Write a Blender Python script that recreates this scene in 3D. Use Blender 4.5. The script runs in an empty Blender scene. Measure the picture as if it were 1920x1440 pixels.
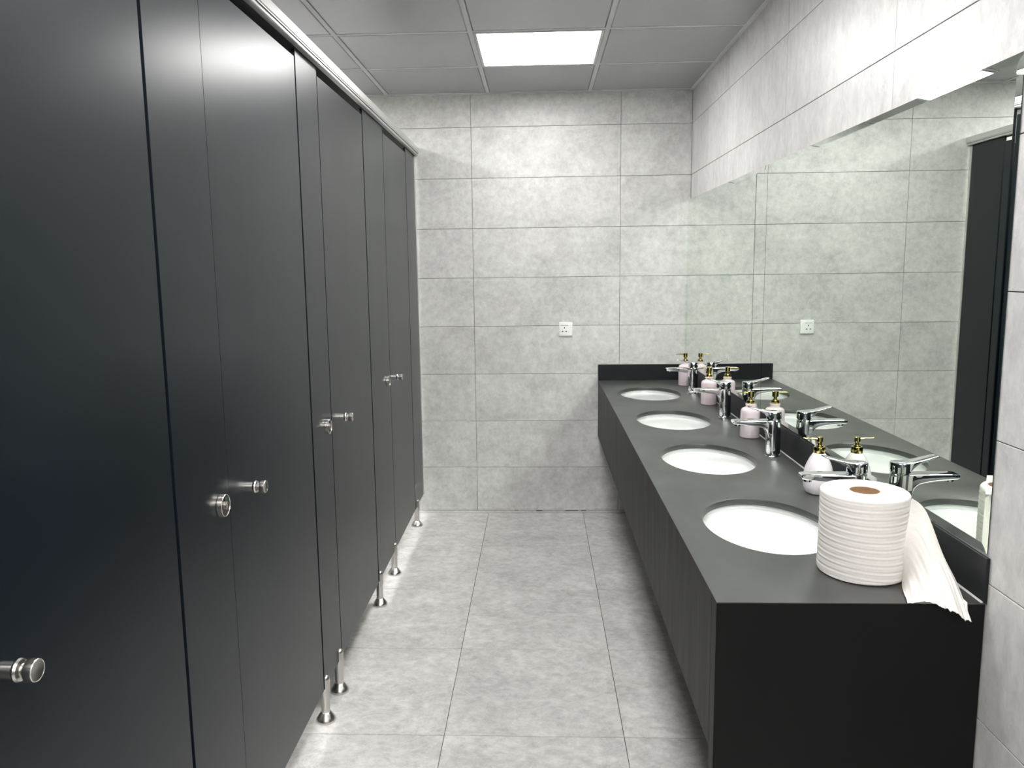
import bpy, bmesh, math, random
from mathutils import Vector, Matrix
random.seed(7)
PI = math.pi
COL = bpy.context.scene.collection
SC = bpy.context.scene

# ------------------------------------------------------------------ camera
F, YAW, PITCH, ROLL, ZC = 1463.05, -0.04319, -0.13906, -0.01271, 1.5598
PCX, PCY = 947.5, 707.4                      # optical centre in the 1920x1440 frame
cd = bpy.data.cameras.new('camera'); cam = bpy.data.objects.new('camera', cd); COL.objects.link(cam)
fw = Vector((math.sin(YAW)*math.cos(PITCH), math.cos(YAW)*math.cos(PITCH), math.sin(PITCH)))
rt = Vector((math.cos(YAW), -math.sin(YAW), 0)); up = rt.cross(fw)
r2 = rt*math.cos(ROLL)+up*math.sin(ROLL); u2 = -rt*math.sin(ROLL)+up*math.cos(ROLL)
M = Matrix((r2, u2, -fw)).transposed().to_4x4(); M.translation = Vector((0, 0, ZC))
cam.matrix_world = M
cd.sensor_width = 36; cd.lens = F/1920*36; cd.clip_start = 0.02
cd.shift_x = (960-PCX)/1920; cd.shift_y = (PCY-720)/1920
SC.camera = cam
# ------------------------------------------------------------------ world, exposure, render quality
w = bpy.data.worlds.new('world'); SC.world = w; w.use_nodes = True
w.node_tree.nodes['Background'].inputs[0].default_value = (0.8, 0.85, 0.9, 1)
w.node_tree.nodes['Background'].inputs[1].default_value = 0.0
SC.view_settings.view_transform = 'Standard'; SC.view_settings.look = 'None'
SC.view_settings.gamma = 1; SC.view_settings.use_curve_mapping = False
SC.view_settings.exposure = 1.64
LAMP_MAIN, FILL_MID, FILL_BACK, LAMP_CUBICLE = 8.4, 8.4, 17.0, 19.0     # ceiling panels' emission; mid and back are added unseen fill
try:
    c = SC.cycles
    c.max_bounces = 10; c.diffuse_bounces = 6; c.glossy_bounces = 6; c.transmission_bounces = 4
    c.caustics_reflective = True; c.blur_glossy = 0.0; c.sample_clamp_indirect = 40
    c.use_denoising = True
except Exception:
    pass

# ------------------------------------------------------------------ sizes of the room
D, R, H = 4.852, 0.924, 2.5925               # back wall, right wall, ceiling
XL, YB = -2.15, -2.6                         # left wall (inside the cubicles), wall behind the camera
CT, CX0, CY0 = 0.86, 0.370, 1.572            # counter top height, front edge, near end
PF, PT = -0.746, 0.012                       # partition front plane, thickness
MX = 0.910                                   # mirror face

# ------------------------------------------------------------------ materials
def newmat(name):
    m = bpy.data.materials.new(name); m.use_nodes = True
    nt = m.node_tree; b = nt.nodes['Principled BSDF']
    return m, nt, b
def N(nt, t, **kw):
    n = nt.nodes.new(t)
    for k, v in kw.items():
        if k in n.inputs: n.inputs[k].default_value = v
        else: setattr(n, k, v)
    return n
def coords(nt, scale=(1, 1, 1), rnd=True):
    tc = N(nt, 'ShaderNodeTexCoord'); mp = N(nt, 'ShaderNodeMapping'); mp.inputs['Scale'].default_value = scale
    if rnd:
        oi = N(nt, 'ShaderNodeObjectInfo'); mu = N(nt, 'ShaderNodeMath', operation='MULTIPLY'); mu.inputs[1].default_value = 37.0
        nt.links.new(oi.outputs['Random'], mu.inputs[0])
        ad = N(nt, 'ShaderNodeVectorMath', operation='ADD')
        nt.links.new(tc.outputs['Object'], ad.inputs[0]); nt.links.new(mu.outputs[0], ad.inputs[1])
        nt.links.new(ad.outputs[0], mp.inputs['Vector'])
    else:
        nt.links.new(tc.outputs['Object'], mp.inputs['Vector'])
    return mp.outputs[0]
def ramp(nt, src, stops):
    r = N(nt, 'ShaderNodeValToRGB'); e = r.color_ramp.elements
    while len(e) < len(stops): e.new(0.5)
    for el, (p, col) in zip(e, stops):
        el.position = p; el.color = (*col, 1) if len(col) == 3 else col
    nt.links.new(src, r.inputs[0]); return r.outputs[0]
def noise(nt, vec, scale, detail=6, rough=0.6, dist=0.0):
    n = N(nt, 'ShaderNodeTexNoise'); n.inputs['Scale'].default_value = scale; n.inputs['Detail'].default_value = detail
    n.inputs['Roughness'].default_value = rough; n.inputs['Distortion'].default_value = dist
    nt.links.new(vec, n.inputs['Vector']); return n.outputs['Fac']
def mixc(nt, mode, fac, a, b):
    m = N(nt, 'ShaderNodeMix'); m.data_type = 'RGBA'; m.blend_type = mode
    if isinstance(fac, (int, float)): m.inputs[0].default_value = fac
    else: nt.links.new(fac, m.inputs[0])
    nt.links.new(a, m.inputs[6])
    if isinstance(b, tuple): m.inputs[7].default_value = (*b, 1)
    else: nt.links.new(b, m.inputs[7])
    return m.outputs[2]
def bump(nt, b, h, strength, dist=0.001):
    bp = N(nt, 'ShaderNodeBump'); bp.inputs['Strength'].default_value = strength; bp.inputs['Distance'].default_value = dist
    nt.links.new(h, bp.inputs['Height']); nt.links.new(bp.outputs[0], b.inputs['Normal'])

def cement(name, lo, mid, hi, rough, stretch=(1, 1, 1), fine=0.10, spec=0.5):
    m, nt, b = newmat(name)
    v = coords(nt, stretch)
    n1 = noise(nt, v, 4.5, 10, 0.72, 0.5)
    c1 = ramp(nt, n1, [(0.30, lo), (0.50, mid), (0.68, hi)])
    n2 = noise(nt, v, 30, 6, 0.7)
    c2 = ramp(nt, n2, [(0.30, (1-fine*1.6,)*3), (0.7, (1+fine*0.4,)*3)])
    col = mixc(nt, 'MULTIPLY', 1.0, c1, c2)
    n3 = noise(nt, v, 7.0, 8, 0.72, 1.6)                       # pale thin streaks
    f3 = ramp(nt, n3, [(0.47, (0, 0, 0)), (0.50, (0.35,)*3), (0.53, (0, 0, 0))])
    col = mixc(nt, 'MIX', f3, col, hi)
    nt.links.new(col, b.inputs['Base Color'])
    b.inputs['Roughness'].default_value = rough
    b.inputs['Specular IOR Level'].default_value = spec
    bump(nt, b, n2, 0.08, 0.0006)
    return m
M_WALL = cement('grey_cement_wall_tile', (0.49, 0.49, 0.48), (0.60, 0.60, 0.585), (0.69, 0.69, 0.67), 0.36, fine=0.15)
M_WALLR = cement('grey_cement_wall_tile_upright', (0.48, 0.475, 0.47), (0.58, 0.575, 0.57), (0.67, 0.665, 0.655), 0.38, (1, 1, 0.55), fine=0.13)
M_FLOOR = cement('grey_cement_floor_tile', (0.43, 0.42, 0.415), (0.56, 0.545, 0.535), (0.70, 0.685, 0.67), 0.42, (0.85, 1.0, 1), 0.20)

def plain(name, col, rough=0.5, metal=0.0, spec=0.5, coat=0.0, nscale=None, namt=0.06, bumpamt=0.0, stretch=(1, 1, 1)):
    m, nt, b = newmat(name)
    b.inputs['Base Color'].default_value = (*col, 1); b.inputs['Roughness'].default_value = rough
    b.inputs['Metallic'].default_value = metal; b.inputs['Specular IOR Level'].default_value = spec
    b.inputs['Coat Weight'].default_value = coat
    v = coords(nt, stretch); n = noise(nt, v, nscale or 12, 5, 0.6)
    c = ramp(nt, n, [(0.3, tuple(x*(1-namt) for x in col)), (0.7, tuple(min(1, x*(1+namt)) for x in col))])
    nt.links.new(c, b.inputs['Base Color'])
    if bumpamt: bump(nt, b, n, bumpamt, 0.001)
    return m
def rough_var(m, lo, hi, scale=3.0, stretch=(1, 1, 1), thr=(0.3, 0.7)):
    nt = m.node_tree; b = nt.nodes['Principled BSDF']
    n = noise(nt, coords(nt, stretch), scale, 5, 0.6)
    r = ramp(nt, n, [(thr[0], (lo,)*3), (thr[1], (hi,)*3)])
    nt.links.new(r, b.inputs['Roughness']); return m
M_GROUT = plain('dark_wall_grout', (0.10, 0.10, 0.10), 0.9)
M_FGROUT = plain('floor_grout', (0.07, 0.065, 0.065), 0.9)
M_PANEL = rough_var(plain('charcoal_laminate_panel', (0.0030, 0.0060, 0.0095), 0.42, spec=0.10, nscale=5, namt=0.12, stretch=(1, 1, 0.15)), 0.40, 0.46, 2.2, (1, 1, 0.3))
b_ = M_PANEL.node_tree.nodes['Principled BSDF']; b_.inputs['Coat Weight'].default_value = 0.72; b_.inputs['Specular Tint'].default_value = (0.8, 0.93, 1, 1); b_.inputs['Coat Roughness'].default_value = 0.28; b_.inputs['Coat IOR'].default_value = 1.3
M_EDGE = plain('black_panel_edge', (0.008, 0.008, 0.009), 0.6)
M_TOP = rough_var(plain('dark_grey_quartz_lit_top', (0.034, 0.036, 0.035), 0.4, spec=0.95, nscale=8, namt=0.15), 0.34, 0.44, 4.0, (1, 0.5, 1))  # same stone as upstand and front; overhead light put into the colour
M_SPLASH = plain('dark_grey_quartz_shaded_upstand', (0.010, 0.011, 0.013), 0.42, spec=0.25, nscale=8, namt=0.15)  # same stone as the countertop, shade put into its darker colour
M_DARKWALL = plain('dark_grey_unseen_wall', (0.10, 0.10, 0.10), 0.6)  # unseen wall behind the camera, made dark to dim reflections in the end panel
M_APRON = rough_var(plain('dark_grey_quartz_shaded_front', (0.0035, 0.0035, 0.0035), 0.45, spec=0.20, nscale=9, namt=0.16, stretch=(1, 5, 0.5)), 0.42, 0.5, 6.0, (1, 6, 0.5))  # counter stone again, darkened for the little light its upright faces get
M_STEEL = plain('brushed_steel', (0.62, 0.60, 0.57), 0.27, 1.0, nscale=60, namt=0.08, stretch=(1, 1, 0.1))
M_LOCKFACE = plain('steel_dark_reflection', (0.20, 0.18, 0.165), 0.42, 1.0, nscale=60)  # steel lock face, the dark counter's reflection put into its colour
M_ALU = plain('satin_aluminium', (0.66, 0.66, 0.65), 0.36, 1.0, nscale=40, namt=0.04, stretch=(1, 0.05, 1))
M_CHROME = plain('polished_chrome', (0.80, 0.81, 0.82), 0.035, 1.0, namt=0.0)
M_GOLD = plain('polished_gold', (0.62, 0.53, 0.20), 0.10, 1.0, namt=0.0)
M_CERAMIC = plain('white_glazed_ceramic', (0.80, 0.815, 0.81), 0.10, coat=0.4, namt=0.01)
M_PINK = plain('pale_pink_glazed_bottle', (0.70, 0.60, 0.635), 0.20, coat=0.3, namt=0.02)
M_LILAC = plain('pinkish_white_glazed_bottle', (0.74, 0.70, 0.74), 0.16, coat=0.3, namt=0.02)
M_CEIL = plain('pale_grey_ceiling_panel', (0.375, 0.375, 0.39), 0.24, spec=0.45, nscale=3, namt=0.02)
M_TEE = plain('white_painted_ceiling_rail', (0.56, 0.56, 0.57), 0.45, namt=0.02)
M_WHITE = plain('white_plastic', (0.82, 0.82, 0.80), 0.30, namt=0.01)
M_BLACK = plain('black_void', (0.006, 0.006, 0.006), 0.7)
M_PRINT = plain('grey_print', (0.36, 0.36, 0.37), 0.6)
M_PAPER = plain('white_tissue_paper', (0.73, 0.70, 0.665), 0.95, spec=0.1, nscale=160, namt=0.03, bumpamt=0.25)
M_CARD = plain('brown_cardboard', (0.36, 0.22, 0.12), 0.85, nscale=60, namt=0.15)
M_GREEN = plain('green_indicator', (0.02, 0.22, 0.11), 0.4)
M_SEAL = plain('clear_silicone', (0.34, 0.34, 0.33), 0.35)
M_MIRROR = plain('silvered_mirror', (0.83, 0.89, 0.825), 0.0, 1.0, namt=0.0)
M_GLASSEDGE = plain('dark_glass_edge', (0.012, 0.022, 0.020), 0.12)
def emit(name, s):
    m, nt, b = newmat(name)
    b.inputs['Base Color'].default_value = (0.9, 0.9, 0.9, 1); b.inputs['Emission Color'].default_value = (1.0, 0.99, 0.965, 1)
    b.inputs['Emission Strength'].default_value = s; return m
M_L1 = emit('lamp_diffuser', LAMP_MAIN); M_FILL_MID = emit('added_fill_middle', FILL_MID); M_FILL_BACK = emit('added_fill_back', FILL_BACK); M_L3 = emit('lamp_diffuser_cubicle', LAMP_CUBICLE)

# ------------------------------------------------------------------ mesh helpers
def link(name, me, mat, parent=None, loc=(0, 0, 0), rot=None):
    o = bpy.data.objects.new(name, me); COL.objects.link(o); o.location = loc
    if rot: o.rotation_euler = rot
    if mat is not None and not me.materials:
        for m in (mat if isinstance(mat, (list, tuple)) else [mat]): me.materials.append(m)
    if parent: o.parent = parent
    return o
def fin(bm, name, mat, parent=None, loc=(0, 0, 0), smooth=None, rot=None):
    bmesh.ops.recalc_face_normals(bm, faces=bm.faces)
    me = bpy.data.meshes.new(name); bm.to_mesh(me); bm.free()
    if smooth is not None:
        for p in me.polygons: p.use_smooth = True
        if smooth < 3: me.set_sharp_from_angle(angle=smooth)
    return link(name, me, mat, parent, loc, rot)
def empty(name, loc, label=None, cat=None, group=None, kind=None):
    o = bpy.data.objects.new(name, None); COL.objects.link(o); o.location = loc; o.empty_display_size = 0.05
    tag(o, label, cat, group, kind); return o
def tag(o, label=None, cat=None, group=None, kind=None):
    for k, v in (('label', label), ('category', cat), ('group', group), ('kind', kind)):
        if v: o[k] = v
def box(bm, x0, x1, y0, y1, z0, z1, bev=0.0, seg=1, mi=0):
    vs = [bm.verts.new((x, y, z)) for x in (x0, x1) for y in (y0, y1) for z in (z0, z1)]
    fs = []
    for idx in ((0, 1, 3, 2), (4, 6, 7, 5), (0, 4, 5, 1), (2, 3, 7, 6), (0, 2, 6, 4), (1, 5, 7, 3)):
        f = bm.faces.new([vs[i] for i in idx]); f.material_index = mi; fs.append(f)
    if bev:
        es = list({e for f in fs for e in f.edges})
        bmesh.ops.bevel(bm, geom=es, offset=bev, segments=seg, affect='EDGES', profile=0.5)
def boxo(name, x0, x1, y0, y1, z0, z1, mat, parent=None, bev=0.0, seg=1, loc=None):
    """box given in world coordinates, origin at its centre (so that noise offsets differ)"""
    c = ((x0+x1)/2, (y0+y1)/2, (z0+z1)/2); bm = bmesh.new()
    box(bm, x0-c[0], x1-c[0], y0-c[1], y1-c[1], z0-c[2], z1-c[2], bev, seg)
    o = fin(bm, name, mat, parent, c)
    if parent: o.location = Vector(c)-parent.location
    return o
def loft(bm, rings, cap=True, closed=True):
    vr = [[bm.verts.new(p) for p in r] for r in rings]; n = len(vr[0])
    for a, b in zip(vr, vr[1:]):
        for i in range(n if closed else n-1):
            j = (i+1) % n; bm.faces.new((a[i], a[j], b[j], b[i]))
    if cap:
        bm.faces.new(vr[0][::-1]); bm.faces.new(vr[-1])
    return vr
def lathe(bm, prof, n=40, axis='z', cx=0, cy=0, cz=0, cap=True):
    rings = []
    for r, h in prof:
        ring = []
        for i in range(n):
            a = 2*PI*i/n; c, s = r*math.cos(a), r*math.sin(a)
            p = (c, s, h) if axis == 'z' else ((h, c, s) if axis == 'x' else (s, h, c))
            ring.append((p[0]+cx, p[1]+cy, p[2]+cz))
        rings.append(ring)
    loft(bm, rings, cap)
def rrect(hw, hh, r, n=5):
    pts = []
    for sx, sy, a0 in ((1, 1, 0), (-1, 1, PI/2), (-1, -1, PI), (1, -1, 1.5*PI)):
        for k in range(n+1):
            a = a0+PI/2*k/n; pts.append((sx*(hw-r)+r*math.cos(a), sy*(hh-r)+r*math.sin(a)))
    return pts
def copy_tree(root, loc):
    r = root.copy(); COL.objects.link(r); r.location = loc
    for ch in list(root.children):
        c_ = ch.copy(); COL.objects.link(c_); c_.parent = r
        for g in list(ch.children):
            d = g.copy(); COL.objects.link(d); d.parent = c_
    return r

# ------------------------------------------------------------------ room: backing + tiles
G = 0.0022                                   # joint width
def struct(o): o['kind'] = 'structure'; return o
wall_back = struct(boxo('wall_back', XL-0.1, R+0.1, D+0.004, D+0.10, -0.1, H+0.10, M_GROUT))
wall_right = struct(boxo('wall_right', R+0.004, R+0.10, YB-0.1, D+0.10, -0.1, H+0.10, M_GROUT))
wall_left = struct(boxo('wall_left', XL-0.10, XL, YB-0.1, D+0.10, -0.1, H+0.10, M_WALL))
wall_front = struct(boxo('wall_front', XL-0.1, R+0.1, YB-0.10, YB, -0.1, H+0.10, M_DARKWALL))
floor = struct(boxo('floor', XL-0.1, R+0.1, YB-0.1, D+0.1, -0.10, -0.003, M_FGROUT))
ceiling = struct(boxo('ceiling', XL-0.1, R+0.1, YB-0.1, D+0.1, H+0.012, H+0.10, M_GROUT))
cache = {}
def tile(name, size, centre, mat, parent, bev=0.0008):
    key = (round(size[0], 4), round(size[1], 4), round(size[2], 4), mat.name, bev)
    if key not in cache:
        bm = bmesh.new(); x, y, z = (s/2 for s in size); box(bm, -x, x, -y, y, -z, z, bev)
        bmesh.ops.recalc_face_normals(bm, faces=bm.faces)
        me = bpy.data.meshes.new(name); bm.to_mesh(me); bm.free(); me.materials.append(mat); cache[key] = me
    o = bpy.data.objects.new(name, cache[key]); COL.objects.link(o); o.parent = parent
    o.location = Vector(centre)-parent.location
    return o
Z0, W, J1, YR = 0.0017, 0.90, -0.3985, 3.9518
rows = [(Z0+0.3*k, min(Z0+0.3*(k+1), H+0.01)) for k in range(9)]
rows[0] = (0.016, rows[0][1])
xs = [XL, J1-0.9, J1, J1+0.9, R]
for z0, z1 in rows:
    for a, b in zip(xs, xs[1:]):
        j = random.uniform(-0.0004, 0.0004)
        tile('tile', (b-a-G, 0.008, z1-z0-G), ((a+b)/2, D+0.004+j, (z0+z1)/2), M_WALL, wall_back)
ys = [YR-0.9*k for k in range(8)]
ys = [D]+[y for y in ys if y > YB]+[YB]
for z0, z1 in rows:
    for b, a in zip(ys, ys[1:]):
        if b-a < 0.03: continue
        j = random.uniform(-0.0004, 0.0004)
        tile('tile', (0.008, b-a-G, z1-z0-G), (R+0.004+j, (a+b)/2, (z0+z1)/2), M_WALLR, wall_right)
XF, YF, T = -0.3271, 4.2459, 0.605
fx = [XL]+[XF+T*k for k in range(-3, 3) if XL+0.02 < XF+T*k < R-0.02]+[R]
fy = [D]+[YF-T*k for k in range(12) if YF-T*k > YB+0.02]+[YB]
for a, b in zip(fx, fx[1:]):
    for d_, c_ in zip(fy, fy[1:]):
        j = random.uniform(-0.0005, 0.0003)
        tile('tile', (b-a-0.0022, d_-c_-0.0026, 0.008), ((a+b)/2, (c_+d_)/2, -0.004+j), M_FLOOR, floor)
# irregular dark grout crumbs in the joint where the back wall meets the floor
bm = bmesh.new(); x = -0.72
while x < R-0.03:
    l = random.uniform(0.012, 0.09); h = random.uniform(0.002, 0.0065)
    if random.random() < 0.42:
        z = 0.0125+random.uniform(-0.002, 0.002)
        box(bm, x, x+l, D-0.0015, D+0.004, z, z+h, 0.0006)
    x += l+random.uniform(0.004, 0.06)
o = fin(bm, 'grout_crumbs', M_GROUT, wall_back); o['kind'] = 'stuff'; o.location = -wall_back.location
boxo('skirting_strip', PF-0.6, R-0.002, D-0.0008, D+0.004, 0.0006, 0.0150, M_WALL, wall_back)

# ceiling: metal panels in a grid of rails
GX, GY, GC = -0.2921, 4.2139, 0.605
gxs = [GX+GC*k for k in range(-4, 4)]; gxs = [XL]+[x for x in gxs if XL+0.03 < x < R-0.03]+[R]
gys = [GY-GC*k for k in range(-1, 13)]; gys = [D]+[y for y in gys if YB+0.03 < y < D-0.03]+[YB]
lamps = []       # (col centre x, row centre y)
LX = GX+GC/2; LY = GY-GC/2
lamp_cells = [(LX, LY, M_L1), (LX, LY-3*GC, M_FILL_MID), (LX, LY-6*GC, M_FILL_BACK), (LX, LY-9*GC, M_FILL_BACK), (LX-3*GC+0.15, LY, M_L3), (LX-3*GC+0.15, LY-4*GC, M_L3)]  # unseen aisle lamps beyond the first are added to even the light
def is_lamp(cx_, cy_):
    return any(abs(cx_-a)<0.35 and abs(cy_-b)<0.2 for a, b, _ in lamp_cells)
def ceil_panel(x0, x1, y0, y1):
    """tray with a turned-up rim, lower face at H"""
    bm = bmesh.new(); e = 0.014; m_ = 0.010; cx_, cy_ = (x0+x1)/2, (y0+y1)/2
    hx, hy = (x1-x0)/2-m_, (y1-y0)/2-m_
    R1 = [(-hx, -hy, 0.006), (hx, -hy, 0.006), (hx, hy, 0.006), (-hx, hy, 0.006)]
    R2 = [(-hx+e*0.5, -hy+e*0.5, 0), (hx-e*0.5, -hy+e*0.5, 0), (hx-e*0.5, hy-e*0.5, 0), (-hx+e*0.5, hy-e*0.5, 0)]
    R0 = [(a*1.0, b, 0.011) for a, b, _ in R1]
    loft(bm, [R0, R1, R2])
    return fin(bm, 'ceiling_panel', M_CEIL, ceiling, Vector((cx_, cy_, H))-ceiling.location)
for a, b in zip(gxs, gxs[1:]):
    for d_, c_ in zip(gys, gys[1:]):
        if not is_lamp((a+b)/2, (c_+d_)/2): ceil_panel(a, b, c_, d_)
hw = 0.0105
for x in gxs[1:-1]:
    boxo('ceiling_rail', x-hw, x+hw, YB, D, H-0.0008, H+0.012, M_TEE, ceiling, 0.0006)
for y in gys[1:-1]:
    for a, b in zip(gxs, gxs[1:]):
        boxo('ceiling_rail', a+hw, b-hw, y-hw, y+hw, H-0.0004, H+0.012, M_TEE, ceiling, 0.0006)
def trim(name, *a):
    o = struct(boxo(name, *a, M_TEE, None, 0.001)); return o
trim('trim_1', R-0.022, R, YB, D, H-0.004, H+0.012)
trim('trim_2', XL, R-0.022, D-0.018, D, H-0.003, H+0.012)
# ceiling lamps and added unseen aisle fill panels
def lamp(cx_, cy_, mat, label):
    t = empty('ceiling_lamp', (cx_, cy_, H), label, 'ceiling light')
    o_, i_ = 0.290, 0.277
    bm = bmesh.new()
    rings = []
    for r_, z in ((o_, 0.010), (o_, -0.003), (o_-0.004, -0.004), (i_, -0.003), (i_, 0.004)):
        rings.append([(sx*r_, sy*r_, z) for sx, sy in ((-1, -1), (1, -1), (1, 1), (-1, 1))])
    loft(bm, rings, cap=False); fin(bm, 'frame', M_TEE, t)
    bm = bmesh.new(); box(bm, -i_+0.001, i_-0.001, -i_+0.001, i_-0.001, 0.000, 0.004, 0.001)
    fin(bm, 'diffuser', mat, t)
    return t
lamp(*lamp_cells[0], 'square white ceiling light panel shining above the aisle near the back wall')
lamp(*lamp_cells[1], 'added unseen fill light panel above the toilet roll, over the top edge of the picture')
lamp(*lamp_cells[2], 'added unseen fill light panel straight above the viewer')
lamp(*lamp_cells[3], 'added unseen fill light panel over the aisle behind the viewer')
lamp(*lamp_cells[4], 'square white ceiling light panel over the farthest cubicle')
lamp(*lamp_cells[5], 'square white ceiling light panel over the nearest cubicle')

# ------------------------------------------------------------------ toilet cubicles
ZB, ZT, ZD = 0.125, 2.240, 2.214
def make_foot(parent, y):
    t = parent.location; bm = bmesh.new(); xc = PF-PT/2
    prof = [(0.034, 0.0), (0.035, 0.003), (0.034, 0.009), (0.0285, 0.017), (0.0205, 0.028), (0.0165, 0.033), (0.0155, 0.034), (0.0155, ZB-0.012)]
    lathe(bm, prof, 36)
    for s in (1, -1):                          # the fork: front and rear half shells holding the board
        rr = 0.0185; x0 = PT/2+0.0005
        a0 = math.acos(x0/rr); K = 12
        rings = []
        for z in (ZB-0.024, ZB-0.023, ZB+0.028, ZB+0.034, ZB+0.039, ZB+0.0425):
            q = 1.0 if z < ZB+0.029 else math.sqrt(max(0.02, 1-((z-ZB-0.028)/0.0147)**2))
            ring = []
            for k in range(K+1):
                a = -a0+2*a0*k/K
                ring.append((s*(x0+(rr*math.cos(a)-x0)*max(q, .25)), rr*math.sin(a)*q, z))
            rings.append(ring)
        loft(bm, rings)
    lathe(bm, [(0.0172, ZB-0.024), (0.0172, ZB-0.0015)], 30)
    return fin(bm, 'partition_foot', M_STEEL, parent, Vector((xc, y, 0))-t, smooth=0.6)
def make_knob(parent, y, z):
    bm = bmesh.new()
    prof = [(0.0118, 0.0), (0.0118, 0.019), (0.0135, 0.0205), (0.0165, 0.025), (0.0150, 0.0285), (0.0095, 0.0300), (0.0095, 0.037),
            (0.0155, 0.038), (0.0160, 0.0395), (0.0160, 0.050), (0.0152, 0.0512), (0.0145, 0.0505), (0.0015, 0.0495)]
    lathe(bm, prof, 40, 'x')
    return fin(bm, 'door_knob', M_STEEL, parent, Vector((PF, y, z))-parent_world(parent), smooth=0.5)
def parent_world(o):
    v = o.location.copy()
    while o.parent: o = o.parent; v += o.location
    return v
def make_lock(parent, y, z):
    bm = bmesh.new()
    prof = [(0.0255, 0.0), (0.0265, 0.001), (0.0265, 0.0125), (0.0258, 0.0135), (0.0245, 0.0135), (0.0240, 0.0122), (0.001, 0.0122)]
    lathe(bm, prof, 48, 'x')
    n0 = len(bm.faces)
    for f in bm.faces: f.material_index = 3 if all(abs((v.co.y**2+v.co.z**2)**.5) < 0.0243 for v in f.verts) else 0
    lathe(bm, [(0.0095, 0.0118), (0.0095, 0.0158), (0.0085, 0.0165), (0.001, 0.0160)], 28, 'x')
    box(bm, 0.0155, 0.0172, -0.0012, 0.0012, -0.0075, 0.0075)
    box(bm, 0.0115, 0.0126, -0.0100, 0.0100, 0.0120, 0.0185, 0, 1, 1)
    box(bm, 0.0120, 0.0129, 0.0010, 0.0085, 0.0130, 0.0172, 0, 1, 2)
    return fin(bm, 'occupied_indicator', [M_STEEL, M_BLACK, M_GREEN, M_LOCKFACE], parent, Vector((PF, y, z))-parent_world(parent), smooth=0.5)
def board(name, y0, y1, z1, parent, x0=PF-PT, x1=PF):
    return boxo(name, x0, x1, y0, y1, ZB, z1, M_PANEL, parent, 0.0008)
# (pilaster y0, pilaster y1, door y0, door y1, feet ys, lock y, knob y, label)
cubs = [(0.563, 0.834, 0.837, 1.512, (0.60, 0.79), 0.775, 0.985, 'nearest charcoal toilet cubicle, its door cut by the left edge of the picture'),
        (1.524, 1.7898, 1.7906, 2.484, (1.56, 1.75), 1.738, 1.900, 'charcoal toilet cubicle with the bright glare at its door top, second from the camera'),
        (2.496, 2.729, 2.735, 3.412, (2.512, 2.703), 2.660, 2.840, 'charcoal toilet cubicle in the middle, two steel feet close together beneath it'),
        (3.425, 3.857, 3.863, 4.506, (3.457, 3.832), 3.765, 3.917, 'farthest charcoal toilet cubicle, next to the back wall')]
cub_objs = []
for i, (p0, p1, d0, d1, feet, ly, ky, lab) in enumerate(cubs):
    t = empty('toilet_cubicle', (PF, p0, 0), lab, 'cubicle', 'charcoal toilet cubicles along the left side')
    pil = board('pilaster', p0, p1, ZT, t)
    make_lock(pil, ly, 1.018)
    for fy_ in feet: make_foot(t, fy_)
    dr = board('door', d0, d1, ZD, t); dr['label'] = 'charcoal laminate door with a round steel knob'
    make_knob(dr, ky, 1.017)
    if i > 0: boxo('dividing_board', XL+0.01, PF-PT-0.001, p0+0.05, p0+0.068, ZB, 2.10, M_PANEL, t)
    cub_objs.append(t)
t = cub_objs[3]
pil = board('pilaster', 4.518, D-0.014, ZT, t); make_foot(t, 4.591)
boxo('wall_channel', PF-PT-0.003, PF+0.0035, D-0.020, D-0.0005, ZB, ZT, M_ALU, t, 0.0006)
# nearer run, outside the frame
t = empty('toilet_cubicle', (PF, -0.40, 0), 'charcoal toilet cubicle beside the viewer, outside the picture', 'cubicle')
board('pilaster', -1.6, -0.14, ZT, t); dr = board('door', -0.13, 0.55, ZD, t)
# head rail
prof = [(-0.040, 2.288), (0.026, 2.288), (0.029, 2.285), (0.029, 2.258), (0.026, 2.2565), (0.026, 2.2520), (0.023, 2.2505), (0.023, 2.243),
        (0.020, 2.2410), (0.004, 2.2410), (0.004, 2.2425), (-0.022, 2.2425), (-0.022, 2.241), (-0.040, 2.241)]
bm = bmesh.new()
rings = [[(PF+x, y, z) for x, z in prof] for y in (-1.6, D-0.003)]
loft(bm, rings)
o = fin(bm, 'head_rail', M_ALU); RAIL = o; tag(o, 'long aluminium rail running along the top of all the cubicles', 'rail')

boxo('dark_rail_strip', PF-0.035, PF+0.0035, -1.6, D-0.006, 2.2405, 2.2424, M_BLACK, RAIL)  # black rubber, plus the shade inside the rail put in as black
boxo('dark_rail_strip', PF+0.0232, PF+0.0262, -1.6, D-0.006, 2.2508, 2.2522, M_BLACK, RAIL)  # thin dark line along the rail lip
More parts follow.
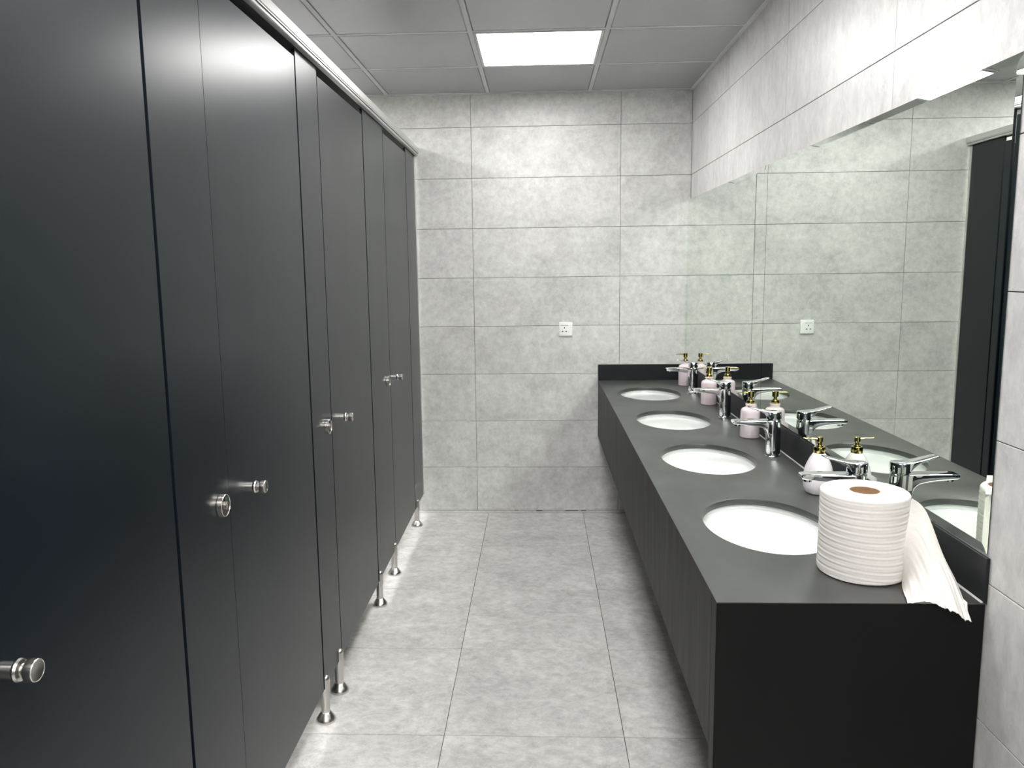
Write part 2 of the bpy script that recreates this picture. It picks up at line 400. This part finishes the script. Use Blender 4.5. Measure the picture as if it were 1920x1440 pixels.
# ------------------------------------------------------------------ vanity counter
van = empty('vanity_counter', (CX0, CY0, 0), 'long dark grey stone vanity counter with four oval basin cut-outs along the right wall', 'counter')
TT = 0.020
BAS = [4.312, 3.562, 2.826, 2.082]; BX, RX, RY = 0.618, 0.166, 0.232
bm = bmesh.new()
x0, x1 = CX0, R-0.0005
def plate_with_hole(bm, x0, x1, y0, y1, cx_, cy_, rx, ry):
    angs = set(2*PI*k/72 for k in range(72))
    for X in (x0, x1):
        for Y in (y0, y1): angs.add(math.atan2(Y-cy_, X-cx_) % (2*PI))
    angs = sorted(angs); rings = []
    outer = []
    for a in angs:
        c, s = math.cos(a), math.sin(a); t = 1e9
        if c > 1e-9: t = min(t, (x1-cx_)/c)
        if c < -1e-9: t = min(t, (x0-cx_)/c)
        if s > 1e-9: t = min(t, (y1-cy_)/s)
        if s < -1e-9: t = min(t, (y0-cy_)/s)
        outer.append((cx_+t*c, cy_+t*s))
    def el(k): return [(cx_+rx*k_*math.cos(b), cy_+ry*k_*math.sin(b)) for b, k_ in ((math.atan2(math.sin(a)/1, math.cos(a)), k) for a in angs)]
    def ell(d):
        o = []
        for a in angs:
            c, s = math.cos(a), math.sin(a); q = 1/math.sqrt((c/(rx+d))**2+(s/(ry+d))**2); o.append((cx_+q*c, cy_+q*s))
        return o
    seq = [(outer, CT-0.0016), (outer, CT), (ell(0.0035), CT), (ell(0.0010), CT-0.0010), (ell(0), CT-0.0035), (ell(0), CT-TT+0.001), (ell(0.012), CT-TT), (outer, CT-0.0016)]
    loft(bm, [[(p[0]-CX0, p[1]-CY0, z) for p in pts] for pts, z in seq], cap=False)
cuts = [D-0.0005]+[(a+b)/2 for a, b in zip(BAS, BAS[1:])]+[CY0]
for cyb, y1_, y0_ in zip(BAS, cuts, cuts[1:]):
    plate_with_hole(bm, x0, x1, y0_, y1_, BX, cyb, RX, RY)
bmesh.ops.remove_doubles(bm, verts=bm.verts, dist=1e-5)
# drop the inner walls between neighbouring segments
for f in list(bm.faces):
    c_ = f.calc_center_median()
    if abs(f.normal.y) > 0.99 or True:
        f.normal_update()
        if abs(f.normal.y) > 0.99 and any(abs(c_.y+CY0-k) < 1e-4 for k in cuts[1:-1]): bm.faces.remove(f)
ct = fin(bm, 'countertop', M_TOP, van, smooth=0.5)
AZ = 0.505
def vb(name, a, b, c, d, e, f, mat, bev=0.0012): return boxo(name, a, b, c, d, e, f, mat, van, bev)
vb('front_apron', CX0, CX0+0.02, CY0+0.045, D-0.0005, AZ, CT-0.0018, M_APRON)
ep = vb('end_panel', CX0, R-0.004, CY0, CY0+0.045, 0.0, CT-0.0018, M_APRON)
vb('back_splash', CX0, R-0.0095, D-0.020, D-0.0005, CT+0.0003, 0.957, M_SPLASH)
vb('side_splash', R-0.0080, R-0.0005, CY0, D-0.021, CT+0.0003, 0.957, M_SPLASH)
bm = bmesh.new(); y = CY0+0.002
pts = []
loft(bm, [[(R-0.0080, yy, CT+0.0002), (R-0.0080, yy, CT+0.0028), (R-0.0122, yy, CT+0.0002)] for yy in (CY0+0.003, D-0.022)])
o = fin(bm, 'sealant_bead', M_SEAL, van); o.location = -van.location
vb('underside_board', CX0+0.021, R-0.004, CY0+0.046, D-0.001, 0.640, 0.650, M_BLACK, 0)

# basins
def bowl():
    bm = bmesh.new(); n = 64; rings = []
    gx, gy = RX+0.016, RY+0.016
    prof_out = [(1.03, 0.0), (1.05, -0.006), (1.0, -0.012)]
    DEP = 0.145
    zt = CT-TT-0.0006
    def ring(kx, ky, z, px=2.0): return [(kx*math.cos(2*PI*i/n), ky*math.sin(2*PI*i/n), z) for i in range(n)]
    rings.append(ring(gx+0.012, gy+0.012, -0.014)); rings.append(ring(gx+0.012, gy+0.012, 0)); rings.append(ring(gx-0.006, gy-0.006, 0))
    for k in range(1, 15):
        t = k/15; q = (1-t**2.6)**0.5 if t < 1 else 0
        f = math.cos(t*PI/2)**0.55
        rings.append(ring(max(0.03, (gx-0.010)*f), max(0.03, (gy-0.010)*f), -0.006-DEP*math.sin(t*PI/2)**1.05))
    rings.append(ring(0.024, 0.024, -0.006-DEP*1.0))
    loft(bm, rings, cap=True); return bm, zt, DEP
labs = ['oval white undermount wash basin farthest from the camera, by the back wall', 'oval white undermount wash basin, second from the back wall',
        'oval white undermount wash basin, second from the near end of the counter', 'oval white undermount wash basin beside the toilet roll, the largest in view']
bm, zt, DEP = bowl()
b0 = empty('wash_basin', (BX, BAS[0], zt), labs[0], 'basin', 'white basins in the counter')
fin(bm, 'bowl', M_CERAMIC, b0, smooth=0.9)
bm = bmesh.new(); lathe(bm, [(0.0225, -0.006), (0.0225, 0.001), (0.020, 0.0025), (0.016, 0.0028), (0.014, 0.0010), (0.002, 0.0018)], 32, cz=-0.006-DEP+0.001)
fin(bm, 'drain', M_CHROME, b0, smooth=0.5)
for y, l in zip(BAS[1:], labs[1:]):
    c_ = copy_tree(b0, (BX, y, zt)); c_['label'] = l

# ------------------------------------------------------------------ mixer taps
TX = 0.860; TAPS = [4.352, 3.598, 2.850, 2.097]
tlabs = ['chrome mixer tap at the farthest basin, by the back wall', 'chrome mixer tap at the second basin from the back wall',
         'chrome mixer tap at the second basin from the near end, its full body in view', 'chrome mixer tap standing behind the toilet roll']
tap = empty('mixer_tap', (TX, TAPS[0], CT+0.0004), tlabs[0], 'tap', 'chrome taps along the counter')
bm = bmesh.new()
rings = []
for z, rx, ry, dx in [(0.0, 0.0275, 0.0265, 0), (0.0025, 0.0275, 0.0265, 0), (0.004, 0.0262, 0.0255, 0), (0.03, 0.0262, 0.0250, 0), (0.07, 0.0262, 0.0248, 0), (0.10, 0.0260, 0.0250, 0), (0.118, 0.0258, 0.0254, 0), (0.1355, 0.0258, 0.0256, 0), (0.1368, 0.0248, 0.0246, 0)]:
    ring = []
    for k in range(48):
        a = 2*PI*k/48; c, s = math.cos(a), math.sin(a); e = 0.82
        if c < 0: ring.append((rx*-abs(c)**e, ry*math.copysign(abs(s)**e, s), z))   # squarer front
        else: ring.append((rx*c, ry*math.copysign(abs(s)**(1.0), s), z))
    rings.append(ring)
loft(bm, rings); fin(bm, 'body', M_CHROME, tap, smooth=0.6)
bm = bmesh.new(); rings = []
for x, hwid, zt_, zb_ in [(0.004, 0.0235, 0.1362, 0.075), (-0.0230, 0.0235, 0.1366, 0.075), (-0.0275, 0.0230, 0.1368, 0.092), (-0.034, 0.0226, 0.1370, 0.1030), (-0.045, 0.0222, 0.1372, 0.1100),
                          (-0.062, 0.0218, 0.1374, 0.1145), (-0.09, 0.0213, 0.1376, 0.1185), (-0.125, 0.0205, 0.1376, 0.1210), (-0.143, 0.0200, 0.1372, 0.1222), (-0.149, 0.0190, 0.1362, 0.1240), (-0.1515, 0.0165, 0.1340, 0.1270)]:
    hh = (zt_-zb_)/2; zc = (zt_+zb_)/2
    rings.append([(x, py, zc+pz) for py, pz in rrect(hwid, hh, min(0.0042, hh*0.7), 4)])
loft(bm, rings); fin(bm, 'spout', M_CHROME, tap, smooth=0.55)
bm = bmesh.new(); lathe(bm, [(0.0095, 0.1140), (0.0112, 0.1148), (0.0112, 0.1235)], 28, cx=-0.131); fin(bm, 'aerator', M_CHROME, tap, smooth=0.5)
bm = bmesh.new(); lathe(bm, [(0.0225, 0.1366), (0.0225, 0.1406)], 44); fin(bm, 'neck_ring', M_CHROME, tap, smooth=0.5)
bm = bmesh.new()
lathe(bm, [(0.0255, 0.1404), (0.0266, 0.1414), (0.0266, 0.1655), (0.0256, 0.1672), (0.020, 0.1682), (0.002, 0.1690)], 48)
rings = []
for x, hwid, zt_, zb_ in [(0.012, 0.0150, 0.1690, 0.1600), (-0.006, 0.0200, 0.1690, 0.1480), (-0.020, 0.0212, 0.1698, 0.1440), (-0.030, 0.0205, 0.1712, 0.1560), (-0.040, 0.0195, 0.1732, 0.1632), (-0.052, 0.0186, 0.1762, 0.1692),
                          (-0.070, 0.0172, 0.1808, 0.1752), (-0.088, 0.0158, 0.1852, 0.1805), (-0.0925, 0.0142, 0.1861, 0.1826)]:
    hh = (zt_-zb_)/2; zc = (zt_+zb_)/2
    rings.append([(x, py, zc+pz) for py, pz in rrect(hwid, hh, min(0.0022, hh*0.7), 4)])
loft(bm, rings); fin(bm, 'lever_handle', M_CHROME, tap, smooth=0.55)
for y, l in zip(TAPS[1:], tlabs[1:]):
    c_ = copy_tree(tap, (TX, y, CT+0.0004)); c_['label'] = l

# ------------------------------------------------------------------ soap dispensers
def pump(t, z, rc, hc, rn, hn, rh, hh, reach, tipdz):
    bm = bmesh.new(); lathe(bm, [(rc*0.97, z), (rc, z+0.001), (rc, z+hc-0.002), (rc*0.95, z+hc), (rc*0.62, z+hc+0.001), (rc*0.60, z+hc+0.004), (rn, z+hc+0.005)], 36)
    fin(bm, 'collar', M_GOLD, t, smooth=0.5)
    z1 = z+hc+0.004
    bm = bmesh.new(); lathe(bm, [(rn, z1), (rn, z1+hn), (rh, z1+hn+0.004), (rh, z1+hn+hh-0.001), (rh*0.92, z1+hn+hh), (0.001, z1+hn+hh+0.0005)], 32)
    fin(bm, 'pump_head', M_GOLD, t, smooth=0.5)
    zc = z1+hn+hh-0.007; rings = []
    for k in range(9):
        u = k/8; x = -rh*0.7-(reach-rh*0.7)*u; zz = zc+0.002*math.sin(u*PI)+tipdz*max(0, u-0.6)**2*6
        r_ = 0.0034*(1-0.45*u)
        rings.append([(x, 1.25*r_*math.cos(2*PI*i/14), zz+r_*math.sin(2*PI*i/14)) for i in range(14)])
    bm = bmesh.new(); loft(bm, rings); fin(bm, 'nozzle', M_GOLD, t, smooth=0.8)
BOT = [(0.864, 4.608), (0.864, 3.962), (0.864, 3.180)]
sl = ['pink-white soap dispenser with a gold pump beside the farthest tap', 'pink-white soap dispenser with a gold pump behind the second tap from the back wall',
      'pink-white soap dispenser with a gold pump behind the fully visible tap']
sd = empty('soap_dispenser', (BOT[0][0], BOT[0][1], CT+0.0004), sl[0], 'soap dispenser', 'straight pink-white soap dispensers')
bm = bmesh.new(); lathe(bm, [(0.0355, 0), (0.0382, 0.002), (0.0390, 0.006), (0.0390, 0.103), (0.0380, 0.111), (0.0345, 0.118), (0.0285, 0.122), (0.0210, 0.1245), (0.0195, 0.127), (0.0195, 0.133), (0.0205, 0.134), (0.0205, 0.138), (0.0195, 0.139)], 56)
fin(bm, 'bottle', M_PINK, sd, smooth=0.7)
pump(sd, 0.139, 0.0160, 0.014, 0.0070, 0.007, 0.0128, 0.026, 0.056, -0.002)
for (x, y), l in zip(BOT[1:], sl[1:]):
    c_ = copy_tree(sd, (x, y, CT+0.0004)); c_['label'] = l
sd2 = empty('soap_dispenser', (0.860, 2.380, CT+0.0004), 'teardrop-shaped white soap dispenser with a gold pump, behind the toilet roll', 'soap dispenser')
bm = bmesh.new(); lathe(bm, [(0.0330, 0), (0.0365, 0.002), (0.0405, 0.008), (0.0440, 0.020), (0.0455, 0.036), (0.0452, 0.050), (0.0435, 0.064), (0.0400, 0.080), (0.0345, 0.095), (0.0275, 0.110), (0.0205, 0.121), (0.0165, 0.126)], 56)
fin(bm, 'bottle', M_LILAC, sd2, smooth=1.2)
pump(sd2, 0.125, 0.0172, 0.020, 0.0064, 0.008, 0.0090, 0.018, 0.050, 0.004)

# ------------------------------------------------------------------ toilet roll
RC = (0.737, 1.7495); RR, RH = 0.0945, 0.190
roll = empty('toilet_roll', (RC[0], RC[1], CT+0.001), 'large white toilet roll with a loose trailing sheet on the near end of the counter', 'toilet roll')
bm = bmesh.new(); n = 144; nz = 110; rings = []
rng = random.Random(3)
ph = [rng.uniform(0, 2*PI) for _ in range(12)]
def rad(a, z):
    zz = z/RH
    wob = 0.012*math.sin(a*1.0+ph[0])+0.008*math.sin(a*2+ph[1]+zz*3)
    s = 0.75*math.sin((zz+wob)*2*PI*15+ph[2]+0.6*math.sin(a*3+ph[3]))+0.6*math.sin((zz+wob*1.6)*2*PI*26+ph[4]+0.8*math.sin(a*2+ph[5]))
    return RR+0.00042*s+0.0010*math.sin(a*2+ph[6])*math.sin(zz*4+ph[7])
def rc(r_, z): return [(r_*math.cos(2*PI*i/n), r_*math.sin(2*PI*i/n), z) for i in range(n)]
core_r = 0.0325
rings.append(rc(core_r, 0.0)); rings.append(rc(RR-0.004, 0.0)); rings.append(rc(RR-0.001, 0.002))
for k in range(nz+1):
    z = 0.004+(RH-0.009)*k/nz
    rings.append([(rad(2*PI*i/n, z)*math.cos(2*PI*i/n), rad(2*PI*i/n, z)*math.sin(2*PI*i/n), z) for i in range(n)])
rings.append(rc(RR-0.0015, RH-0.0015)); rings.append(rc(RR-0.004, RH)); 
for k in range(1, 9): rings.append(rc(RR-0.004-(RR-0.004-core_r)*k/8, RH+0.0004*math.sin(k*2.1)))
rings.append(rc(core_r, 0.0))
loft(bm, rings, cap=False); bmesh.ops.remove_doubles(bm, verts=bm.verts, dist=1e-6)
fin(bm, 'paper_winding', M_PAPER, roll, smooth=0.8)
bm = bmesh.new(); rings = [rc(core_r-0.0003, 0.001), rc(core_r-0.0003, RH-0.001), rc(core_r-0.0018, RH-0.001), rc(core_r-0.0018, 0.001), rc(core_r-0.0003, 0.001)]
loft(bm, rings, cap=False); o = fin(bm, 'cardboard_core', M_CARD, roll, smooth=0.6); o['label'] = 'brown cardboard tube core'
# loose sheet: control net (rows = along the sheet, columns = bottom to top edge of the paper)
net = [[(0.804, 1.690, 0.8625), (0.797, 1.688, 0.922), (0.802, 1.690, 0.988), (0.820, 1.702, 1.046)],
       [(0.788, 1.655, 0.8625), (0.804, 1.660, 0.920), (0.825, 1.675, 0.981), (0.852, 1.700, 1.015)],
       [(0.772, 1.610, 0.8635), (0.809, 1.625, 0.896), (0.841, 1.640, 0.934), (0.876, 1.665, 0.931)],
       [(0.765, 1.585, 0.8640), (0.802, 1.585, 0.882), (0.846, 1.600, 0.895), (0.884, 1.615, 0.885)],
       [(0.758, 1.564, 0.8645), (0.806, 1.561, 0.867), (0.843, 1.546, 0.853), (0.879, 1.543, 0.833)]]
def cr(p, t):
    k = min(int(t), len(p)-2); f = t-k
    P0 = p[max(k-1, 0)]; P1 = p[k]; P2 = p[k+1]; P3 = p[min(k+2, len(p)-1)]
    return P1*1.0 + (P2-P0)*(0.5*f) + (P0*2-P1*5+P2*4-P3)*(0.5*f*f) + (P1*3-P0-P2*3+P3)*(0.5*f**3)
NS, NV = 80, 120
netv = [[Vector(p) for p in r_] for r_ in net]
bm = bmesh.new(); grid = []
jag = [0.0]
for j in range(NV): jag.append(max(-1, min(1, jag[-1]+rng.uniform(-0.55, 0.55))))
for i in range(NS+1):
    row = []
    for j in range(NV+1):
        s = i/NS; v = j/NV
        se = s*(1+0.018*jag[j]*(s > 0.5)*(s-0.5)*2)
        cols = [cr(r_, v*3) for r_ in netv]; P = cr(cols, min(se, 1.0)*4)
        if se > 1: P = P+(cols[-1]-cols[-2])*(se-1)*4
        A = s**1.6
        rip = math.sin(v*34+1.5*math.sin(s*3)+0.8)*0.0017*A+math.sin(v*75+s*4)*0.0009*A+math.sin(v*13+s*5)*0.0022*A*(1-0.5*v)
        rip2 = 0.0010*math.sin(v*11+s*7+2)*(1-s)
        d = Vector((-0.25, -0.75, 0.55))
        P = P+d*(1.9*rip+2.2*rip2)
        if P.y > CY0-0.004 and P.z < CT+0.0025: P.z = CT+0.0025
        row.append(bm.verts.new(P-roll.location))
    grid.append(row)
for i in range(NS):
    for j in range(NV): bm.faces.new((grid[i][j], grid[i+1][j], grid[i+1][j+1], grid[i][j+1]))
sheet = fin(bm, 'loose_sheet', M_PAPER, roll, smooth=3.2)
sm = sheet.modifiers.new('thickness', 'SOLIDIFY'); sm.thickness = 0.0004
sheet['label'] = 'creased sheet end trailing over the counter edge'

# ------------------------------------------------------------------ wall mirrors with bevelled edges
MS = 0.0039                                 # the mirrors lean out from the wall a little towards the far end
def mirror(y0, y1, label, near, far, z0=0.963, z1=1.954):
    X0 = 0.9195-MS*(y0-1.58)
    t = empty('wall_mirror', (X0, y0, z0), label, 'mirror', 'frameless mirrors above the counter'); t.rotation_euler = (0, 0, MS)
    bm = bmesh.new(); L, Hh = y1-y0, z1-z0; bw = 0.018; dp = bw*math.tan(math.radians(6))
    n_, f_ = (bw if near else 0.0), (bw if far else 0.0)
    inner = [(0, n_, bw), (0, L-f_, bw), (0, L-f_, Hh-bw), (0, n_, Hh-bw)]
    outer = [(dp, 0, 0), (dp, L, 0), (dp, L, Hh), (dp, 0, Hh)]
    if not near: outer[0] = (0, 0, 0); outer[3] = (0, 0, Hh); inner[0] = (0, 0, bw); inner[3] = (0, 0, Hh-bw); outer[0] = (dp, 0, 0); outer[3] = (dp, 0, Hh)
    vi = [bm.verts.new(p) for p in inner]; vo = [bm.verts.new(p) for p in outer]
    bm.faces.new(vi)
    for k in range(4):
        l = (k+1) % 4
        try: bm.faces.new((vi[k], vi[l], vo[l], vo[k]))
        except ValueError: pass
    for f in list(bm.faces):
        if f.calc_area() < 1e-7: bm.faces.remove(f)
    fin(bm, 'mirror_glass', M_MIRROR, t)
    bm = bmesh.new(); back = lambda y: R-0.0006-X0+MS*y
    e = 0.0006
    P = [(dp+0.0003, e, e), (dp+0.0003, L-e, e), (dp+0.0003, L-e, Hh-e), (dp+0.0003, e, Hh-e)]
    Q = [(back(p[1]), p[1], p[2]) for p in P]
    loft(bm, [P, Q]); fin(bm, 'backing', M_GLASSEDGE, t)
mirror(1.583, 3.2135, 'large frameless mirror with slanted edges, over the two nearest basins', True, False)
mirror(3.2170, D-0.002, 'frameless mirror with slanted edges adjoining the back wall, over the two farthest basins', False, False)

# ------------------------------------------------------------------ socket on the back wall
sx0, sx1, sz0, sz1 = 0.127, 0.210, 1.137, 1.223
t = empty('wall_socket', ((sx0+sx1)/2, D, (sz0+sz1)/2), 'white switched three-pin wall socket on the back wall', 'socket')
hwx, hwz = (sx1-sx0)/2, (sz1-sz0)/2
bm = bmesh.new()
rings = [[(px, y, pz) for px, pz in rrect(a, b, 0.003, 3)] for a, b, y in ((hwx, hwz, -0.0004), (hwx, hwz, -0.006), (hwx-0.002, hwz-0.002, -0.0095), (hwx-0.0045, hwz-0.0045, -0.0105))]
loft(bm, rings); fin(bm, 'plate', M_WHITE, t, smooth=0.4)
k = 0.083/605
def bx2(name, a, b, c_, d_, y0, y1, mat, bev=0.0):
    X = lambda p: (p-972.5)*k; Z = lambda p: -(p-890)*k
    bm = bmesh.new(); box(bm, X(a), X(b), y0, y1, Z(d_), Z(c_), bev); return fin(bm, name, mat, t)
bx2('rocker_switch', 1092, 1208, 680, 832, -0.0135, -0.0100, M_WHITE, 0.0008)
bx2('pin_hole', 905, 938, 792, 866, -0.01075, -0.0095, M_BLACK)
bx2('pin_hole', 808, 868, 970, 1010, -0.01075, -0.0095, M_BLACK)
bx2('pin_hole', 968, 1030, 970, 1010, -0.01075, -0.0095, M_BLACK)
bm = bmesh.new()
xx = 760
for wd in (26, 18, 22, 20, 24, 18, 0, 20, 24, 18, 26, 20):
    if wd:
        box(bm, (xx-972.5)*k, (xx+wd-972.5)*k, -0.0107, -0.0100, -(738-890)*k, -(700-890)*k)
    xx += (wd or 14)+6
fin(bm, 'printed_mark', M_PRINT, t)
